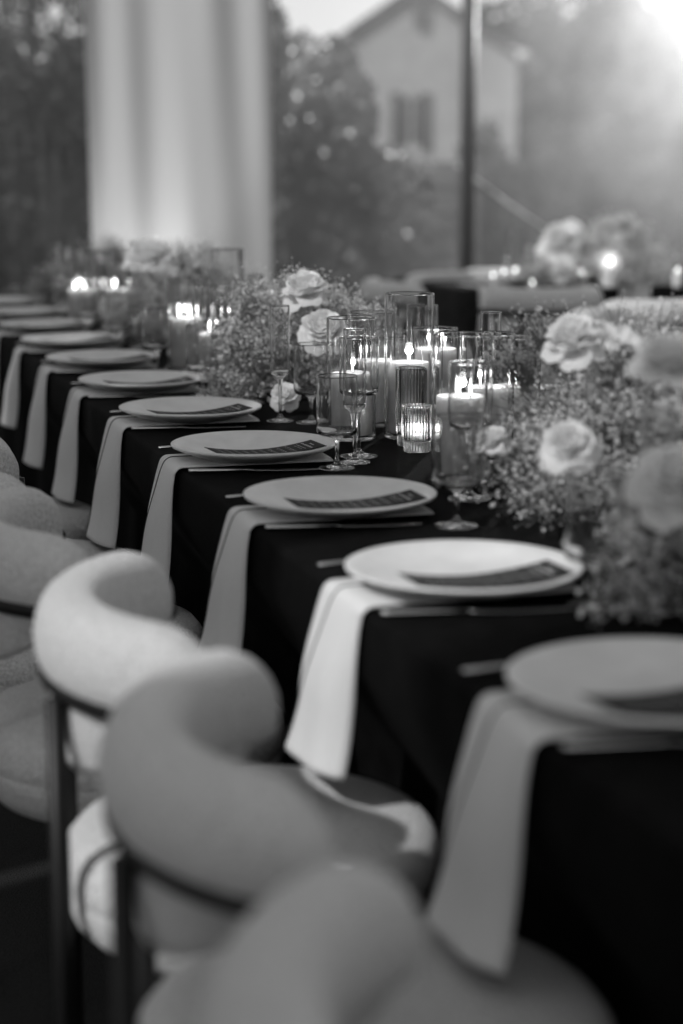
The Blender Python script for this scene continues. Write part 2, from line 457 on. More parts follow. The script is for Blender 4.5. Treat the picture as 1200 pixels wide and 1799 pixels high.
# ------------------------------------------------------------------ stemware
def stem_glass(name, cat, r, h, hb, rb, wall=0.0011, stem=0.0032):
    t = emp(name, 'x', cat)
    foot = [(0, 0), (rb*.92, 0), (rb, .0008), (rb, .0018), (rb*.75, .0032), (rb*.35, .0062), (.006, .010), (stem*1.15, .016)]
    up = [(stem, .03), (stem, hb*.55), (stem*1.2, hb*.8), (stem*1.9, hb-.006), (stem*3.6, hb-.0005), (r*.62, hb+.0015), (r*.84, hb+.0030), (r*.95, hb+.0060), (r*.99, hb+.0105), (r, hb+.016), (r, (hb+h)/2), (r*.995, h-.0012), (r*.992-.0004, h)]
    inn = [(r*.995-wall, h-.0012), (r-wall, (hb+h)/2), (r-wall-.0002, hb+.017), (r*.985-wall, hb+.0120), (r*.92-wall, hb+.0085), (r*.8-wall, hb+.0062), (r*.5, hb+.0050), (0, hb+.0045)]
    O('bowl_and_stem', lathe(support(foot+up+inn), 72), 'glass', t)
    return t
WG = stem_glass('wine_glass', 'glass', 0.0365, 0.166, 0.058, 0.032)
FL = stem_glass('champagne_flute', 'glass', 0.0208, 0.243, 0.096, 0.029)
WT = stem_glass('water_goblet', 'glass', 0.0362, 0.222, 0.113, 0.035)

def votive(r, h, seed=0):
    t = emp('ribbed_votive', 'x', 'votive holder')
    step = .020
    prof = [(0, 0), (r*.82, 0), (r*.87, .002), (r*.87, step-.002), (r*.9, step+.001), (r, step+.005), (r, h-.003), (r*.985, h-.0006), (r*.95, h), (r*.92, h-.001), (r*.90, h-.004), (r*.90, step+.008), (r*.84, step+.003), (r*.5, step), (0, step)]
    O('holder', lathe(prof, 192, rib=.045, ribn=30, outer=range(1, 8)), 'ribglass', t)
    return t
def flame_geo(s=1.0):
    prof = [(0, 0), (.0016, .002), (.0027, .006), (.0030, .010), (.0026, .016), (.0017, .023), (.0008, .029), (0, .033)]
    return lathe([(r*s, z*s) for r, z in prof], 12)
FLM = mesh('flame', *flame_geo(1.0), 'flame')
def add_light(parent, z, e):
    l = bpy.data.lights.new('candle_light', 'POINT'); l.energy = e; l.shadow_soft_size = 0.008
    o = bpy.data.objects.new('candle_light', l); C.objects.link(o); o.parent = parent; o.location = (0, 0, z)
def candle(loc, r, h, label, n=1, light=0.5, lit=True, group=None, rz=0, fs=1.0):
    t = emp('pillar_candle', label, 'candle', loc, rz, group)
    prof = [(0, 0), (r*.97, 0), (r, .003), (r, h-.006), (r*.99, h-.001), (r*.95, h), (r*.90, h-.003), (r*.80, h-.007), (r*.3, h-.008), (0, h-.008)]
    O('wax', lathe(prof, 40, wob=.004), 'wax', t)
    for k in range(n):
        a = 2*math.pi*k/n + .5; rr = 0 if n == 1 else r*.38
        x, y = rr*math.cos(a), rr*math.sin(a)
        O('wick', tube([(x, y, h-.008), (x+.0006, y, h-.001), (x+.002, y, h+.004)], .0009, 6), 'wick', t)
        if lit:
            obj('flame', FLM, t, (x+.0015, y, h+.0005), scale=(fs, fs, fs*(1.0+0.15*random.uniform(-1, 1))))
    if lit and light: add_light(t, h+.022, light)
    return t
def cylinder(loc, r, h, label, group='clear glass candle cylinders'):
    t = emp('glass_cylinder', label, 'candle cylinder', loc, random.uniform(0, 6), group)
    w = .0022
    prof = [(0, 0), (r*.96, 0), (r, .003), (r*1.0, .02), (r*1.0, h*.5), (r*1.0, h-.002), (r-.0007, h), (r-w+.0004, h), (r-w, h-.002), (r-w, h*.5), (r-w, .012), (r*.9, .007), (0, .0065)]
    O('vessel', lathe(support(prof), 80), 'glass', t)
    return t

# ------------------------------------------------------------------ lay the near-side settings
names = ['blurred foremost', 'brightly sunlit', 'sharp third', 'sharply focused', 'fifth', 'sixth', 'seventh', 'eighth', 'ninth', 'tenth', 'eleventh']
pos_txt = ['nearest the camera', 'second from the camera, brightest', 'third from the camera',
           'fourth from the camera, beside the sharp glasses', 'fifth from the camera', 'sixth from the camera', 'seventh from the camera', 'eighth from the camera', 'ninth from the camera', 'tenth from the camera', 'eleventh from the camera']
used = set()
def put(proto, loc, rz, label, group):
    if proto.name not in used:
        used.add(proto.name); proto.location = loc; proto.rotation_euler = (0, 0, rz); proto['label'] = label; proto['group'] = group; return proto
    return dup(proto, loc, rz, label, group)
XP = 0.808
jr = random.Random(21)
for i in range(0, 11):
    y = 2.103+0.5375*(i-1); w = pos_txt[i]
    rz = jr.uniform(-2, 2)
    put(PL, (XP, y, TOP+.006), jr.uniform(0, 6.28), f'pale stoneware plate {w}', 'dinner plates down the near side')
    put(NP, (EX-.0015, y+.012, TOP), R(jr.uniform(-3.5, 2.5)), f'pale napkin hanging below the plate {w}', 'napkins over the table edge').scale = (1, jr.uniform(.93, 1.06), 1+jr.uniform(-.08, .09))
    put(MN, (XP+.008, y-.054, TOP+.006), R(5+jr.uniform(-6, 6)), f'black printed menu card lying on the plate {w}', 'menu cards on plates')
    put(KN, (EX+.008, y-.098+jr.uniform(-.006, .006), TOP+.0005), R(-9+jr.uniform(-2, 2)), f'steel knife beside the plate {w}', 'table knives')
    put(FK, (EX+.010, y+.170+jr.uniform(-.006, .006), TOP+.0005), R(-1+jr.uniform(-2, 2)), f'steel fork half hidden behind the plate {w}', 'table forks')
# far-side settings
for i, y in ((2, 2.64), (3, 3.178), (4, 3.7155), (5, 4.253), (6, 4.79), (7, 5.328), (8, 5.865)):
    dup(PL, (1.583, y, TOP+.006), jr.uniform(0, 6), f'pale plate on the far side of the table, {ORD[i-2]} from the camera', 'plates down the far side')
    dup(MN, (1.575, y+.054, TOP+.006), R(180), f'black menu card on the far-side plate, {ORD[i-2]} one behind the flowers', 'menu cards on far-side plates')

# stemware, near side
gl = 'stemware beside the plates'
put(WG, (0.927, 3.048, TOP), 0, 'short wine glass in sharp focus at the edge of the fourth plate', gl)
put(FL, (0.976, 3.099, TOP), 0, 'slim champagne flute between the two sharp wine glasses', gl)
put(WT, (1.005, 3.166, TOP), 0, 'tall-stemmed goblet just behind the sharp champagne flute', gl)
dup(WG, (0.944, 2.491, TOP), 0, 'wine glass standing in front of the large three-wick candle', gl)
dup(WG, (0.925, 1.97, TOP), 0, 'blurred wine glass at the right edge of the sunlit plate', gl)
dup(FL, (0.985, 1.93, TOP), 0, 'blurred champagne flute among the near flowers', gl)
dup(FL, (0.990, 3.664, TOP), 0, 'champagne flute in front of the middle flower cluster', gl)
dup(WG, (1.045, 3.620, TOP), 0, 'short wine glass at the foot of the middle flower cluster', gl)
dup(WG, (0.925, 4.12, TOP), 0, 'wine glass beside the sixth plate, left of the middle flowers', gl)
dup(WT, (1.01, 4.22, TOP), 0, 'goblet behind the sixth plate, left of the middle flowers', gl)
dup(FL, (0.98, 4.17, TOP), 0, 'flute behind the sixth plate, left of the middle flowers', gl)
for k, y in enumerate((4.79, 5.33, 5.87, 6.40, 6.94)):
    w = ORD[k+6] if k+6 < 12 else 'last'
    dup(WG, (0.925, y-.14, TOP), 0, f'blurred wine glass beside the {w} plate from the camera', gl)
    dup(FL, (0.98, y-.08, TOP), 0, f'blurred flute beside the {w} plate from the camera', gl)
    dup(WT, (1.01, y-.01, TOP), 0, f'blurred goblet beside the {w} plate from the camera', gl)
gf = 'stemware on the far side of the table'
dup(FL, (1.349, 3.38, TOP), 0, 'champagne flute rising behind the right glass cylinders', gf)
dup(WG, (1.40, 3.47, TOP), 0, 'wine glass behind the right glass cylinders', gf)
dup(WT, (1.37, 3.85, TOP), 0, 'goblet standing beyond the tall cylinder', gf)
dup(FL, (1.40, 2.75, TOP), 0, 'flute rim peeping over the right peony', gf)
dup(FL, (1.40, 4.9, TOP), 0, 'far flute behind the middle flower cluster', gf)
dup(WG, (1.42, 5.0, TOP), 0, 'far wine glass behind the middle flower cluster', gf)

dup(WT, (1.045, 2.70, TOP), 0, 'goblet just behind the glass in front of the three-wick candle', gl)
dup(WG, (1.26, 3.72, TOP), 0, 'wine glass beyond the tallest cylinder, below the pale rose', gl)
dup(FL, (1.30, 4.45, TOP), 0, 'flute to the right of the middle flower cluster', gf)
dup(FL, (1.21, 4.72, TOP), 0, 'flute rising left of the middle flowers against the drape', gf)
dup(FL, (1.30, 6.05, TOP), 0, 'far-end flute rising against the dark hedge', gf)
# ribbed votives
def tealight(loc, label, e=0.07):
    t = emp('tealight', label, 'tealight', loc, 0, 'tealights in ribbed glass')
    O('wax', lathe([(0, 0), (.0185, 0), (.019, .002), (.019, .013), (.0175, .0135), (.017, .0115), (0, .011)], 28), 'wax', t)
    obj('flame', FLM, t, (0, 0, .012), scale=.5); add_light(t, .025, e)
R1 = votive(.0290, .150); R1.location = (1.143, 3.269, TOP); tag(R1, 'tall ribbed glass votive standing left behind the shorter one', 'votive holder', 'ribbed glass votives')
R2 = votive(.0285, .088); R2.location = (1.130, 3.195, TOP); tag(R2, 'short ribbed glass votive with a glowing tealight', 'votive holder', 'ribbed glass votives')
tealight((1.130, 3.195, TOP+.0205), 'glowing tealight inside the short ribbed votive')
tealight((1.143, 3.269, TOP+.0205), 'tealight inside the tall ribbed votive', .1)

# candles in cylinders: x, y, vessel r, vessel h, candle r, candle h, wicks
CV = [
 (1.175, 3.375, .0487, .284, .0405, .142, 1, 'the tallest cylinder, in sharp focus'),
 (1.060, 3.388, .0485, .238, .0415, .122, 1, 'the left cylinder behind the sharp wine glasses'),
 (1.155, 3.560, .0470, .234, .0400, .128, 1, 'the cylinder between and behind the two sharp ones'),
 (1.090, 2.860, .0500, .252, .0430, .140, 3, 'the wide cylinder behind the third wine glass'),
 (1.215, 3.060, .0500, .232, .0390, .128, 1, 'the right cylinder half hidden by flowers'),
 (1.330, 3.200, .0470, .210, .0390, .110, 1, 'the rearmost cylinder among the right glasses'),
 (1.290, 3.540, .0460, .200, .0400, .150, 1, 'the rear cylinder right of the tallest'),
]
for (px, py, d, r, hx, n, txt) in ((325, 545, 4.75, .047, .10, 2, 'the blurred cylinder left of the middle flowers'), (372, 572, 4.55, .042, .12, 1, 'the low cylinder just left of the middle flowers'),
        (400, 548, 4.95, .046, .19, 1, 'the tallest blurred cylinder before the drape'), (140, 498, 6.15, .047, .10, 2, 'the left one of the far-end cylinders'),
        (176, 497, 6.3, .047, .13, 1, 'the middle one of the far-end cylinders'), (203, 498, 6.0, .047, .09, 1, 'the right one of the far-end cylinders')):
    q = atd(px, py, d); CV.append((q.x, q.y, r, q.z-TOP-.02+hx, r-.008, q.z-TOP-.025, n, txt))
for (x, y, r, h, cr, ch, n, d) in CV:
    cylinder((x, y, TOP), r, h, f'clear straight glass, {d}')
    candle((x, y, TOP+.0075), cr, ch, f'white pillar candle in {d}', n, light=0.20, group='pillar candles on the long table', rz=x*9)

# ------------------------------------------------------------------ flowers
def petal_mesh(cup, curl, wid, nm):
    def fn(u, v):
        a = (u-.5)*2
        w = wid*max(0, 1-abs((v-.58)/.60)**2.6)**.5
        z = v*0.9; rad = cup*math.sin(v*1.9)
        x = w*a; y = rad - 0.55*cup*a*a*math.sin(v*2.6) + curl*max(0, v-.6)**2*3.2 + .045*math.sin(a*5+v*4)*v*v
        z -= curl*max(0, v-.75)*.9 + .13*a*a*v
        return (x, y, z)
    v, f = grid(fn, 9, 9); return mesh(nm, v, f, 'petal')
PM = [petal_mesh(.26, .0, .36, 'petal'), petal_mesh(.42, .3, .50, 'petal'), petal_mesh(.58, .75, .62, 'petal'), petal_mesh(.30, .5, .20, 'petal')]
def rose(parent, p, r, direction=(0, -.4, 1), name='rose', k=0):
    fl = bpy.data.objects.new(name, mesh('receptacle', *lathe([(0, -.25), (.09, -.2), (.13, -.05), (.10, .08), (0, .1)], 12), 'stem')); C.objects.link(fl)
    fl.parent = parent; fl.location = p; fl.scale = (r,)*3
    fl.rotation_euler = (Vector(direction).normalized()+Vector((0, .15, .75))).normalized().to_track_quat('Z', 'Y').to_euler()
    rr = random.Random(k)
    if name == 'lily':
        for j in range(6):
            obj('petal', PM[3], fl, (0, 0, 0), (R(-38-rr.uniform(0, 18)), 0, 2*math.pi*j/6+rr.uniform(-.1, .1)), 1.5)
        return fl
    layers = [(4, 0, .62, 12), (5, 0, .74, 8), (6, 0, .84, 2), (6, 1, .88, 0), (7, 1, .92, -10), (7, 0, 1.0, -22), (7, 1, .98, -34), (6, 2, .92, -50)]
    for li, (n, mi, s, tilt) in enumerate(layers):
        for j in range(n):
            obj('petal', PM[mi], fl, (0, 0, -.02*li), (R(tilt+rr.uniform(-13, 13)), R(rr.uniform(-14, 14)), 2*math.pi*(j+.5*(li % 2))/n+rr.uniform(-.2, .2)), s*rr.uniform(.92, 1.06))
    return fl

def florets_geo(pts, size):
    # each blossom: five tiny cupped petals round a centre
    n = len(pts); k = 5
    base = [(0, 0, 0)]
    F = []
    for j in range(k):
        a = 2*math.pi*j/k
        c, s = math.cos(a), math.sin(a); c1, s1 = math.cos(a-.5), math.sin(a-.5); c2, s2 = math.cos(a+.5), math.sin(a+.5)
        b = len(base)
        base += [(.6*c1, .6*s1, .35), (1.0*c, 1.0*s, .75), (.6*c2, .6*s2, .35)]
        F.append((0, b, b+1, b+2))
    base = np.array(base); F = np.array(F)
    q = rng.normal(size=(n, 3)); q /= np.linalg.norm(q, axis=1)[:, None]
    t = rng.normal(size=(n, 3)); a = np.cross(q, t); a /= np.linalg.norm(a, axis=1)[:, None]; b = np.cross(q, a)
    s = (size*rng.uniform(.6, 1.25, n))[:, None, None]
    V = pts[:, None, :] + s*(base[None, :, 0:1]*a[:, None, :] + base[None, :, 1:2]*b[:, None, :] + base[None, :, 2:3]*q[:, None, :])
    FF = F[None] + (np.arange(n)*len(base))[:, None, None]
    return V.reshape(-1, 3), FF.reshape(-1, 4)
def lines_geo(A, B, r):
    n = len(A); d = B-A; t = rng.normal(size=(n, 3)); a = np.cross(d, t); a /= np.linalg.norm(a, axis=1)[:, None]+1e-9
    b = np.cross(d, a); b /= np.linalg.norm(b, axis=1)[:, None]+1e-9
    ang = [0, 2.094, 4.189]
    V = np.concatenate([np.stack([P + r*(math.cos(g)*a+math.sin(g)*b) for g in ang], 1) for P in (A, B)], 1)  # n,6,3
    F = np.array([(0, 1, 4, 3), (1, 2, 5, 4), (2, 0, 3, 5)])
    return V.reshape(-1, 3), (F[None]+(np.arange(n)*6)[:, None, None]).reshape(-1, 4)
def leaves_geo(pts, L, w, fold=.25, face=None):
    # face: direction the leaf blades turn towards (set halfway between sun and camera to make glints)
    n = len(pts)
    d = rng.normal(size=(n, 3)); d /= np.linalg.norm(d, axis=1)[:, None]
    t = rng.normal(size=(n, 3))
    if face is not None:
        fc = np.array(face)/np.linalg.norm(face); fold = .03
        t = t*.20 + fc; t /= np.linalg.norm(t, axis=1)[:, None]
        d -= t*(d*t).sum(1)[:, None]; d /= np.linalg.norm(d, axis=1)[:, None]
    a = np.cross(d, t); a /= np.linalg.norm(a, axis=1)[:, None]; b = np.cross(a, d)
    s = rng.uniform(.6, 1.3, n)[:, None]
    c0 = pts; c1 = pts+d*L*s*.5+a*w*s*.5+b*w*fold*s; c2 = pts+d*L*s; c3 = pts+d*L*s*.5-a*w*s*.5+b*w*fold*s
    V = np.stack([c0, c1, c2, c3], 1)
    F = np.array([(0, 1, 2), (0, 2, 3)])
    return V.reshape(-1, 3), (F[None]+(np.arange(n)*4)[:, None, None]).reshape(-1, 3)

def arrangement(loc, rx, ry, h, nclump, nper, roses, label, size=.0037, leafn=500, seed=1, spread=.030, extra=()):
    nper = int(nper*3.2); leafn = leafn//4
    t = emp('flower_arrangement', label, 'flowers', loc, 0, 'flower clusters down the long table')
    r = np.random.default_rng(seed)
    cl = []
    while len(cl) < nclump:
        p = r.uniform(-1, 1, 3); p[2] = abs(p[2])
        d = np.linalg.norm(p)
        if d > 1 or d < .35: continue
        ang = math.atan2(p[1], p[0]); k = 1+.16*math.sin(3*ang+seed)+.12*math.sin(5*ang+p[2]*4+2*seed)
        cl.append((p[0]*rx*k, p[1]*ry*k, .03+p[2]*h*(1+.18*math.sin(4*ang+seed*2))))
    cl = np.array(cl+[tuple(e) for e in extra])
    P = []; A = []; B = []
    for c in cl:
        n = int(nper*r.uniform(.5, 1.4)); sp = spread*r.uniform(.7, 1.35)
        q = c + r.normal(size=(n, 3))*np.array([sp, sp, sp*.75]); q[:, 2] = np.maximum(q[:, 2], .006)
        P.append(q)
        root = np.array([c[0]*.35, c[1]*.45, .01]); mid = c*.8+root*.2
        A.append(root[None]); B.append(mid[None])
        k = n//2
        hub = mid + r.normal(size=(k, 3))*sp*.35
        A.append(hub); B.append(q[:k])
    P = np.concatenate(P); A = np.concatenate(A); B = np.concatenate(B)
    a = obj('small_blossoms', mesh('small_blossoms', *florets_geo(P, size), 'floret', False), t); a['kind'] = 'stuff'
    b = obj('stems', mesh('stems', *lines_geo(A, B, .00055), 'stem', False), t); b['kind'] = 'stuff'
    q = r.normal(size=(leafn, 3)); q /= np.linalg.norm(q, axis=1)[:, None]; q[:, 2] = abs(q[:, 2])
    q *= (r.uniform(.05, .45, leafn)**.6)[:, None]*np.array([rx, ry, h]); q[:, 2] += .01
    lv = obj('leaves', mesh('leaves', *leaves_geo(q, .038, .022), 'leaf', False), t); lv['kind'] = 'stuff'
    for j, (wp, rad, dr, nm) in enumerate(roses):
        rose(t, Vector(wp)-Vector(loc), rad, dr, nm, seed*10+j)
    return t
camdir = (-.35, -1, .45)
# middle cluster (behind the focus plane)
arrangement((1.17, 4.03, TOP), .20, .25, .235, 70, 95,
    [(atd(536, 512, 4.05), .058, (-.2, -.6, 1), 'rose'), (atd(566, 580, 3.95), .055, (-.2, -1, .25), 'rose'),
     (atd(500, 695, 3.92), .034, (-.4, -1, .1), 'rose'), (atd(470, 530, 4.25), .035, (-.5, -.3, 1), 'rose'), (atd(640, 565, 4.3), .032, (.2, -1, .6), 'lily')],
    'middle mound of tiny white blossoms topped by a large open pale rose', seed=5, leafn=500)
# big right clusters in front
arrangement((1.245, 2.46, TOP), .205, .30, .255, 110, 95,
    [(atd(1008, 600, 2.62), .048, (-.5, -.6, 1), 'rose'), (atd(1085, 600, 2.5), .034, (.3, -.8, .7), 'lily'), (atd(868, 775, 2.68), .028, (-.6, -.5, .9), 'rose'),
     (atd(1000, 785, 2.36), .040, (-.5, -1, .3), 'rose')],
    'large loose cluster of tiny blossoms with blurred peonies right of the candles', seed=8, leafn=500,
    extra=[(-.22, .02, .10), (-.20, -.05, .06), (-.12, .26, .22), (-.08, .22, .27), (0, .3, .24)])
arrangement((1.225, 1.86, TOP), .235, .36, .265, 110, 85,
    [(atd(1185, 850, 1.98), .050, (-.4, -1, .3), 'rose'), (atd(1170, 640, 2.15), .045, (-.2, -.6, 1), 'rose')],
    'nearest heavily blurred blossom cluster at the right edge of the table', seed=12, leafn=500)
# far clusters
arrangement((1.20, 5.42, TOP), .23, .36, .26, 70, 60,
    [(atd(262, 452, 5.5), .085, (-.2, -.5, 1), 'rose'), (atd(205, 535, 5.6), .055, (-.4, -1, .4), 'rose'), (atd(330, 520, 5.3), .045, (-.4, -1, .6), 'rose')],
    'blurred blossom cluster beneath the white drape with a large bright rose', seed=15, leafn=350, size=.0042)
arrangement((1.17, 6.75, TOP), .26, .33, .20, 50, 45,
    [(atd(140, 500, 6.6), .05, (-.4, -1, .6), 'rose'), (atd(210, 455, 6.9), .05, (-.2, -1, 1), 'rose')],
    'farthest blurred blossom cluster at the end of the long table', seed=17, leafn=250, size=.005)

# ------------------------------------------------------------------ second table, right background
T2 = (2.84, 5.6, 7.45, 8.40)
M['linen_hazed'] = mat('hazed_black_linen', 0.022, 0.9, bump=(900, 0.3, 0.001), vary=0.3, vscale=20, spec=0.1)  # black cloth made greyer, with the haze put into its colour
tag(O('tablecloth', cloth_geo(T2[0], T2[1], T2[2], T2[3], seed=9), 'linen_hazed'), 'black cloth, greyed by painted haze, over the second table in the right background', 'tablecloth')
for (px, py, rz, dx, dy, lab) in [(980, 502, 90, 0, .24, 'boucle chair at the near side of the far table, with its back to the camera'), (1180, 522, 95, 0, .24, 'boucle chair at the near side of the far table, at the right edge'),
        (655, 488, 5, .22, 0, 'boucle chair at the left end of the far table, behind the tall cylinder'), (775, 474, -80, .05, -.2, 'boucle chair with a bright rim behind the left end of the far table')]:
    q = at(px, py, .805); dup(CH, (q.x+dx, q.y+dy, 0), R(rz), lab, 'chairs round the far table')
for k, (x, y) in enumerate([(3.12, 7.66), (3.66, 7.64), (4.2, 7.64), (3.3, 8.2), (3.85, 8.2)]):
    dup(PL, (x, y, TOP+.006), 0, f'blurred plate on the far table, {ORD[k]} counting from its left front corner', 'plates on the far table')
    dup(WG, (x+.18, y+(.13 if y < 7.8 else -.13), TOP), 0, f'blurred wine glass on the far table, {ORD[k]} counting from its left front corner', 'glasses on the far table')
    dup(FL, (x+.08, y+(.17 if y < 7.8 else -.17), TOP), 0, f'blurred flute on the far table, {ORD[k]} counting from its left front corner', 'glasses on the far table')
for x, lab in ((2.99, 'pale napkin hanging at the left end of the far table'), (3.66, 'pale napkin hanging off the middle of the far table'), (4.2, 'pale napkin hanging off the far table behind the flowers')):
    dup(NP, (x, T2[2]-.0015, TOP), R(90), lab, 'napkins on the far table')
for (px, py, d, hh, cr, lab) in [(1072, 458, 8.0, .15, .036, 'tall pillar candle at the foot of the blossoms on the far table'), (1020, 470, 8.1, .12, .034, 'white pillar candle just left of the tallest one on the far table'), (964, 455, 8.2, .15, .02, 'slender candle left of the blossoms on the far table')]:
    p = atd(px, py, d); hcd = p.z-TOP-.02
    candle((p.x, p.y, TOP), cr, hcd, lab, 1, light=.4, group='candles on the far table', fs=1.0)
for (px, py, d, w) in [(935, 490, 7.9, 'lowest and brightest glow of the row'), (885, 472, 8.1, 'second glow from the left'), (866, 478, 8.0, 'leftmost glow of the row'), (905, 470, 8.15, 'third glow from the left'), (1190, 470, 8, 'glow at the right picture edge')]:
    p = atd(px, py, d)
    candle((p.x, p.y, TOP), .018, max(.02, p.z-TOP-.02), f'small candle on the far table, {w}', 1, light=0, group='small candles on the far table', fs=.6)
p = atd(1010, 440, 8.1)
arrangement((p.x+.1, p.y, TOP), .30, .16, .17, 60, 45,
    [(atd(985, 425, 8.0), .10, (-.2, -1, .8), 'rose'), (atd(1000, 412, 8.1), .08, (.2, -1, 1), 'rose'), (atd(990, 475, 7.95), .06, (-.2, -1, .5), 'rose')],
    'blurred pale flower cluster on the far table', seed=19, leafn=200, size=.006)
p = atd(1085, 440, 8.15)
arrangement((p.x, p.y, TOP), .20, .16, .24, 60, 50, [(atd(1085, 425, 8.1), .05, (.2, -1, 1), 'rose')], 'blurred rounded mound of tiny blossoms on the far table', seed=23, leafn=200, size=.006)

# ------------------------------------------------------------------ drape, pole, clear wall
def drape_geo(cx, cy, width, ztop, seed, dirx=1, diry=0, taper=.04, tuck=0):
    r = random.Random(seed); ph = [r.uniform(0, 6) for _ in range(5)]
    def fn(u, v):
        z = ztop*(1-v); s = (u-.5)*width*(1-taper*(v-.3))
        slant = .10*v*u*(1-u)*2
        q = u + .07*v*math.sin(u*3+1)
        d = .018*math.sin(q*19+ph[0]+.9*v)+.040*math.sin(q*7+ph[1]+v*1.1)+.012*math.sin(q*26+ph[2]-3*v)
        return (cx+dirx*(s+slant)-diry*d, cy+diry*(s+slant)+dirx*d, z)
    return grid(fn, 140, 24)
pd = atd(317, 300, 10.0)
O_dr = O('drape', drape_geo(pd.x, pd.y, 1.02, 3.3, 2, RT.x, RT.y), 'drape')
tag(O_dr, 'floor-length white pleated drape gathered beside the clear tent wall', 'drape')
pp = atd(821, 300, 12.85)
tag(O('tent_pole', tube([(pp.x, pp.y, 0), (pp.x, pp.y, 4.2)], .055, 16), 'pole'), 'dark tent pole standing against the hazy clear wall', 'pole')
# clear vinyl wall, slightly rippled, just beyond the pole
yv = 12.32
def vin(u, v):
    x = -2+14*u
    return (x, yv+.012*math.sin(x*5+v*3)+.008*math.sin(v*9+x*2), 4.6*v)
tag(O('clear_wall', grid(vin, 120, 20), 'vinyl'), 'clear plastic tent wall, milky where light strikes it', 'tent wall')
# guy line outside
a, b = atd(800, 288, 13.0), atd(985, 420, 13.0)
tag(O('guy_rope', tube([a, (a+b)/2+Vector((0, 0, -.01)), b], .007, 6), 'napkin'), 'thin pale guy rope running down right from the tent pole', 'rope')

# lamp added beyond the clear wall to make the top right glare
pl = atd(1200, 4, 14.4)
fl = emp('glare_lamp', 'lamp added behind the clear wall to make the glare at the top right corner', 'lamp', pl)
O('lens', lathe([(0, 0), (.05, .005), (.075, .02), (.08, .04), (0, .045)], 24), emit('added_glare_glow', 8), fl, rot=(R(90), 0, 0))
O('housing', lathe([(.082, .02), (.088, .04), (.085, .12), (.04, .16), (0, .165)], 24), 'lampbody', fl, rot=(R(-90), 0, R(0)), loc=(0, .02, 0))
O('post', tube([(.6, .3, -pl.z), (.6, .3, .1), (.3, .25, .12), (0, .17, .05)], .03, 10), 'pole', fl)
ll = bpy.data.lights.new('glare_light', 'POINT'); ll.energy = 720; ll.shadow_soft_size = .08
lo = bpy.data.objects.new('glare_light', ll); C.objects.link(lo); lo.parent = fl; lo.location = (0, -.12, 0)

# uplight washing the foot of the drape
up = atd(250, 520, 9.72)
ul = emp('uplight', 'small floor uplight washing the left folds of the white drape', 'lamp', (up.x, up.y, 0))
O('housing', lathe([(0, 0), (.06, 0), (.065, .01), (.065, .12), (.058, .125), (.05, .11), (0, .10)], 24), 'lampbody', ul)
sp = bpy.data.lights.new('uplight_beam', 'SPOT'); sp.energy = 50; sp.spot_size = R(70); sp.spot_blend = .9; sp.shadow_soft_size = .04
su = bpy.data.objects.new('uplight_beam', sp); C.objects.link(su); su.parent = ul; su.location = (0, 0, .14)
su.rotation_euler = (Vector((-.0, -1, -3.2))).to_track_quat('Z', 'Y').to_euler()
su.rotation_euler = (-(Vector((.05, .32, 1)))).to_track_quat('Z', 'Y').to_euler()

# unseen curtains added left of the camera to gate the sun into patches
def sun_gate(y0, y1, x, lab, seed, z=4.4):
    o = O('sun_gate', drape_geo(x, (y0+y1)/2, y1-y0, z, seed, 0, 1, taper=0), 'drape')
    tag(o, lab, 'curtain', 'unseen curtains added on the left to gate the sun')
sun_gate(-5.0, .86, -1.7, 'long unseen curtain added on the left behind the camera to block sun', 4)
sun_gate(1.50, 2.36, -1.7, 'unseen curtain added on the left beside the front chairs to block sun', 6)
sun_gate(2.38, 3.10, -1.7, 'shorter unseen curtain added on the left, letting sun over onto the flowers', 7, 3.45)
sun_gate(3.14, 4.05, -1.7, 'tall unseen curtain added on the left to block sun', 8, 5.6)
v_, f_ = drape_geo(-1.72, 2.73, .86, 1.6, 12, 0, 1, taper=0)
tag(O('sun_block_strip', ([(x, y, z+4.25) for x, y, z in v_], f_), 'drape'), 'unseen cloth strip added high above the shorter curtain to block sun', 'sun_block_strip')  # added out of view to keep sun off the chair across the table
sun_gate(4.10, 4.40, -1.7, 'second shorter unseen curtain added on the left, letting sun over', 9, 3.6)
sun_gate(4.44, 7.70, -1.7, 'farthest unseen curtain added on the left to block sun', 10, 5.75)

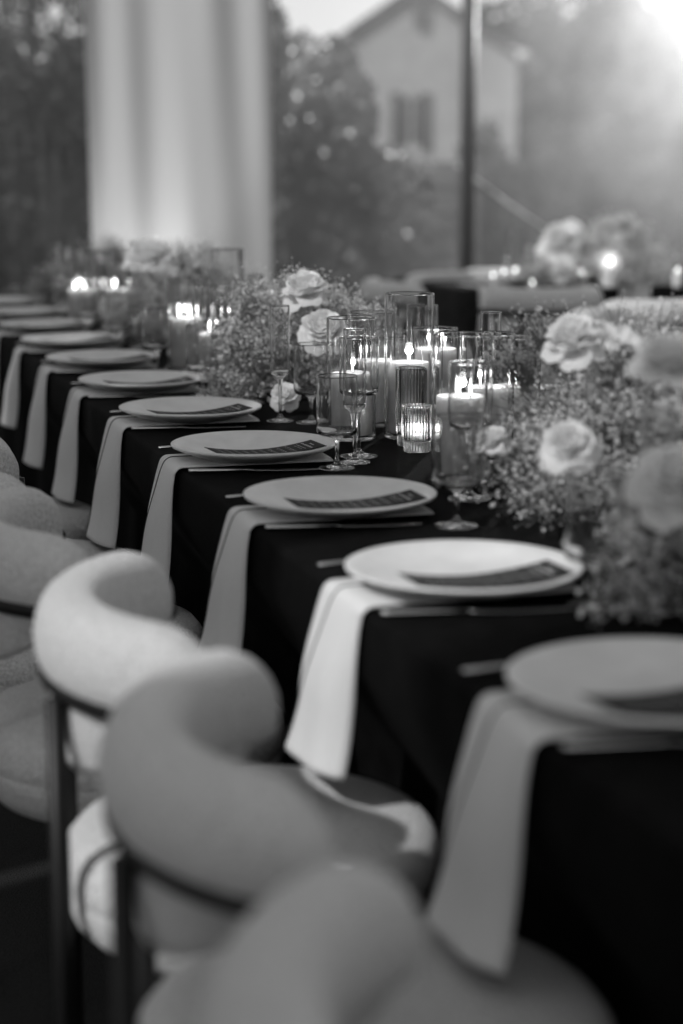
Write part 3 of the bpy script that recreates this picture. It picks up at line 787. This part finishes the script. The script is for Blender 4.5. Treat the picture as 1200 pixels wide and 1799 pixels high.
# ------------------------------------------------------------------ beyond the clear wall
def blob_points(n, c, rad, seed, gaps=True, lump=9):
    r = np.random.default_rng(seed)
    cs = r.normal(size=(lump, 3)); cs /= np.linalg.norm(cs, axis=1)[:, None]; cs *= r.uniform(.25, .8, lump)[:, None]
    k = r.integers(0, lump, n); rs = r.uniform(.28, .5, lump)
    d = r.normal(size=(n, 3)); d /= np.linalg.norm(d, axis=1)[:, None]
    p = cs[k] + d*(rs[k]*r.uniform(.5, 1.0, n)**.5)[:, None]
    return p*np.array(rad)+np.array(c)
def tree(name, base, h, rad, n, L, w, m, label, seed, cat='tree', lump=12, cz=None, face=None):
    t = emp(name, label, cat, base)
    r = random.Random(seed)
    top = Vector((0, 0, h*.7)); geo = [tube([(0, 0, -.05), (.05, .02, h*.3), (0, 0, h*.6), (.1, 0, h*.85)], [.09*h/4, .07*h/4, .05*h/4, .02*h/4], 8)]
    for k in range(7):
        a = r.uniform(0, 6.28); z0 = h*r.uniform(.25, .6); l = rad[0]*r.uniform(.5, .9)
        geo.append(tube([(0, 0, z0), (l*.5*math.cos(a), l*.5*math.sin(a), z0+l*.35), (l*math.cos(a), l*math.sin(a), z0+l*.5)], [.03*h/4, .02*h/4, .008*h/4], 6))
    O('trunk', merge(geo), 'bark', t)
    pts = blob_points(n, (0, 0, cz if cz else h-rad[2]), rad, seed, lump=lump)
    pts[:, 2] = np.maximum(pts[:, 2], .03)
    o = obj('crown', mesh('crown', *leaves_geo(pts, L, w, face=face), m, False), t); o['kind'] = 'stuff'
    return t
g = lambda px, d: (atd(px, 300, d).x, atd(px, 300, d).y, 0)
# glossy tree with the bokeh glints
tree('garden_tree', g(568, 15.2), 2.42, (.52, .6, 1.1), 30000, .080, .060, 'treeleaf', 'glossy-leaved tree catching sparks of sun before the house', 31, lump=22, cz=1.42, face=(-.564, -.723, .40))
tree('garden_tree', g(505, 17.5), 2.35, (.62, .7, 1.2), 12000, .085, .062, 'treeleaf', 'darker tree directly right of the white drape', 32, lump=16, cz=1.1, face=(-.564, -.723, .40))
tree('shrub', g(625, 15.0), 1.55, (.62, .5, .8), 14000, .085, .062, 'treeleaf', 'rounded glossy shrub sparkling low beside the garden tree', 37, cat='shrub', lump=20, cz=.78, face=(-.564, -.723, .40))
tree('shrub', g(520, 14.7), 1.3, (.5, .5, .7), 11000, .085, .062, 'treeleaf', 'low glossy shrub next to the drape', 38, cat='shrub', lump=16, cz=.68, face=(-.564, -.723, .40))
tree('shrub', g(735, 15.4), 1.0, (.5, .4, .55), 8000, .085, .062, 'treeleaf', 'lowest glossy shrub, nearest the tent pole', 39, cat='shrub', lump=14, cz=.5, face=(-.564, -.723, .40))
# hedge and taller trees left of the drape
def hedge(name, x0, x1, d, z1, n, label, seed, depth=.8, L=.08, m='hedgeleaf', face=None):
    A = atd(x0, 300, d); B = atd(x1, 300, d)
    r = np.random.default_rng(seed)
    u = r.uniform(0, 1, n); v = r.uniform(0, 1, n)**.9; w = r.uniform(-.5, .5, n)*depth
    ln = np.array([B.x-A.x, B.y-A.y]); nn = np.array([-ln[1], ln[0]])/np.linalg.norm(ln)
    top = z1*(1+.08*np.sin(u*17+seed)+.06*np.sin(u*41))
    P = np.stack([u*ln[0]+nn[0]*w, u*ln[1]+nn[1]*w, v*top], 1)
    t = emp(name, label, 'hedge', (A.x, A.y, 0))
    o = obj('foliage', mesh('foliage', *leaves_geo(P, L, L*.55, face=face), m, False), t); o['kind'] = 'stuff'
    # twiggy core keeps the hedge dense
    k = 160; a = np.stack([r.uniform(0, 1, k)*ln[0], r.uniform(0, 1, k)*ln[1], np.zeros(k)], 1); b = a+np.stack([r.normal(0, .1, k), r.normal(0, .1, k), z1*r.uniform(.6, .95, k)], 1)
    s_ = obj('twigs', mesh('twigs', *lines_geo(a, b, .012), 'bark', False), t); s_['kind'] = 'stuff'
    return t
hedge('hedge', -260, 500, 14.2, 2.25, 42000, 'tall dark hedge left of the white drape', 41, depth=1.0)
tree('garden_tree', g(60, 17), 4.4, (1.5, 1.2, 1.3), 2600, .11, .06, 'treeleaf', 'tree top over the dark hedge with bright sky gaps, top left', 33, lump=14)
tree('garden_tree', g(-120, 18), 4.6, (1.6, 1.2, 1.5), 2600, .11, .06, 'treeleaf', 'tree behind the dark hedge at the far left edge', 34, lump=14)
hedge('hedge', 470, 850, 19.5, 1.15, 24000, 'dusky hedge behind the board fence', 42, depth=1.0, L=.09)
hedge('hedge', 470, 700, 15.7, .95, 7000, 'low glossy hedge in front of the board fence', 44, depth=.5, L=.08, m='treeleaf', face=(-.564, -.723, .40))
hedge('hedge', 835, 1500, 21, 1.3, 26000, 'low hedge right of the tent pole, below the glare', 43, depth=1.2, L=.10)
tree('shrub', g(862, 24), 2.3, (.42, .4, 1.1), 3000, .10, .05, 'hedgeleaf', 'cone-shaped shrub standing against the house wall right of the pole', 35, cat='shrub', lump=8, cz=1.0)
# slatted fence
fa, fb = atd(430, 300, 16.3), atd(835, 300, 16.3)
fn_ = emp('fence', 'dark horizontal board fence behind the glossy tree', 'fence', (fa.x, fa.y, 0), math.atan2(fb.y-fa.y, fb.x-fa.x))
FLn = (fb-fa).length
sm_ = mesh('board', *box(0, FLn/2-.01, -.012, .012, 0, .135), 'fence', False)
for k in range(8):
    for j in range(2):
        obj('board', sm_, fn_, (j*FLn/2+.005, .004*((k*7+j) % 3), .05+k*.162))
pm_ = mesh('post', *box(-.045, .045, .02, .11, 0, 1.38), 'fence', False)
for j in range(3): obj('post', pm_, fn_, (j*FLn/2, 0, 0))
# house
def P45(px, py, d=44): return atd(px, py, d)
hA = P45(560, 290); hB = P45(907, 290)
yaw_h = math.atan2(hB.y-hA.y, hB.x-hA.x); hw = math.hypot(hB.x-hA.x, hB.y-hA.y)
H = emp('house', 'pale stucco gabled house with a shuttered window behind the tree', 'house', (hA.x, hA.y, 0), yaw_h)
sc_ = 44/FPX
def hz(py): return P45(730, py).z
eave, peak, pxk = hz(108), hz(-6), hw*.5
zw0, zw1 = hz(262), hz(168); wx0, wx1 = (688-560)*sc_, (756-560)*sc_
# front wall as pieces round the window opening
fr = []
def prism(poly, y0, y1):
    n = len(poly); v = [(x, y0, z) for x, z in poly]+[(x, y1, z) for x, z in poly]
    f = [tuple(range(n)), tuple(range(n, 2*n))[::-1]]+[(i, (i+1) % n+0, (i+1) % n+n, i+n)[::-1] for i in range(n)]
    return v, f
zr = lambda x: eave+(peak-eave)*(1-abs(x-pxk)/pxk)
fr.append(prism([(0, 0), (wx0, 0), (wx0, zr(wx0)), (0, eave)], 0, .25))
fr.append(prism([(wx0, 0), (wx1, 0), (wx1, zw0), (wx0, zw0)], 0, .25))
fr.append(prism([(wx0, zw1), (wx1, zw1), (wx1, zr(wx1))]+([(pxk, peak)] if wx0 < pxk < wx1 else [])+[(wx0, zr(wx0))], 0, .25))
fr.append(prism([(wx1, 0), (hw, 0), (hw, eave)]+([(pxk, peak)] if pxk > wx1 else [])+[(wx1, zr(wx1))], 0, .25))
fr.append(box(hw-.25, hw, .25, 8, 0, eave)); fr.append(box(0, .25, .25, 8, 0, eave)); fr.append(box(.25, hw-.25, 7.75, 8, 0, eave))
O('wall', merge(fr), 'stucco', H, smooth=False)
for s in (-1, 1):
    ov = .55; x_e = pxk+s*(pxk+ov); z_e = eave-(peak-eave)/pxk*ov
    O('roof', prism([(pxk, peak+.02), (x_e, z_e+.02), (x_e, z_e+.27), (pxk, peak+.30)], -.14, 8.4), 'rooftile', H, smooth=False)
wn = O('window', merge([box(wx0, wx0+.08, .05, .15, zw0, zw1), box(wx1-.08, wx1, .05, .15, zw0, zw1), box(wx0+.08, wx1-.08, .05, .15, zw1-.08, zw1), box(wx0+.08, wx1-.08, .05, .15, zw0, zw0+.08), box((wx0+wx1)/2-.03, (wx0+wx1)/2+.03, .06, .14, zw0+.08, zw1-.08)]), 'winframe', H, smooth=False)
O('pane', box(wx0+.08, wx1-.08, .155, .165, zw0+.08, zw1-.08), 'pane', wn, smooth=False)
for s, x in ((0, wx0-.02), (1, wx1-.24)):
    v, f = box(x, x+.26, -.06, -.012, zw0-.05, zw1+.05); O('shutter', (v, f), 'shutter', H, smooth=False)
O('king_post', box(pxk-.12, pxk+.12, -.2, -.05, peak-.75, peak), 'rooftile', H, smooth=False)
sl_ = P45(920, 108, 43)
sg = emp('sky_gap_body', 'small white body added under the right eave as a bright glimpse of sky', 'lamp', sl_)  # white body added in place of a bright gap of sky
O('head', lathe([(0, 0), (.12, .01), (.17, .08), (.15, .2), (.06, .26), (0, .27)], 20), 'winframe', sg)
O('arm', tube([(0, 0, .2), (-.1, .3, .3), (-.2, .9, .35)], .03, 8), 'winframe', sg)
# far tree masses
for k, (px, d, h, rx, lab) in enumerate([(1000, 55, 7.4, 4.6, 'large tree rising behind the right side of the house'), (1180, 55, 5.8, 5, 'large tree in the glare at the far right'), (430, 62, 4.5, 4, 'distant tree behind the drape'), (1330, 50, 6.5, 4, 'distant tree beyond the right edge')]):
    tree('tall_tree', g(px, d), h, (rx, 2.5, h*.45), 7000, .42, .22, 'hedgeleaf', lab, 50+k, lump=14)
hedge('far_hedge', 560, 1500, 50, 2.2, 16000, 'distant hedge behind the house', 60, depth=3, L=.35)
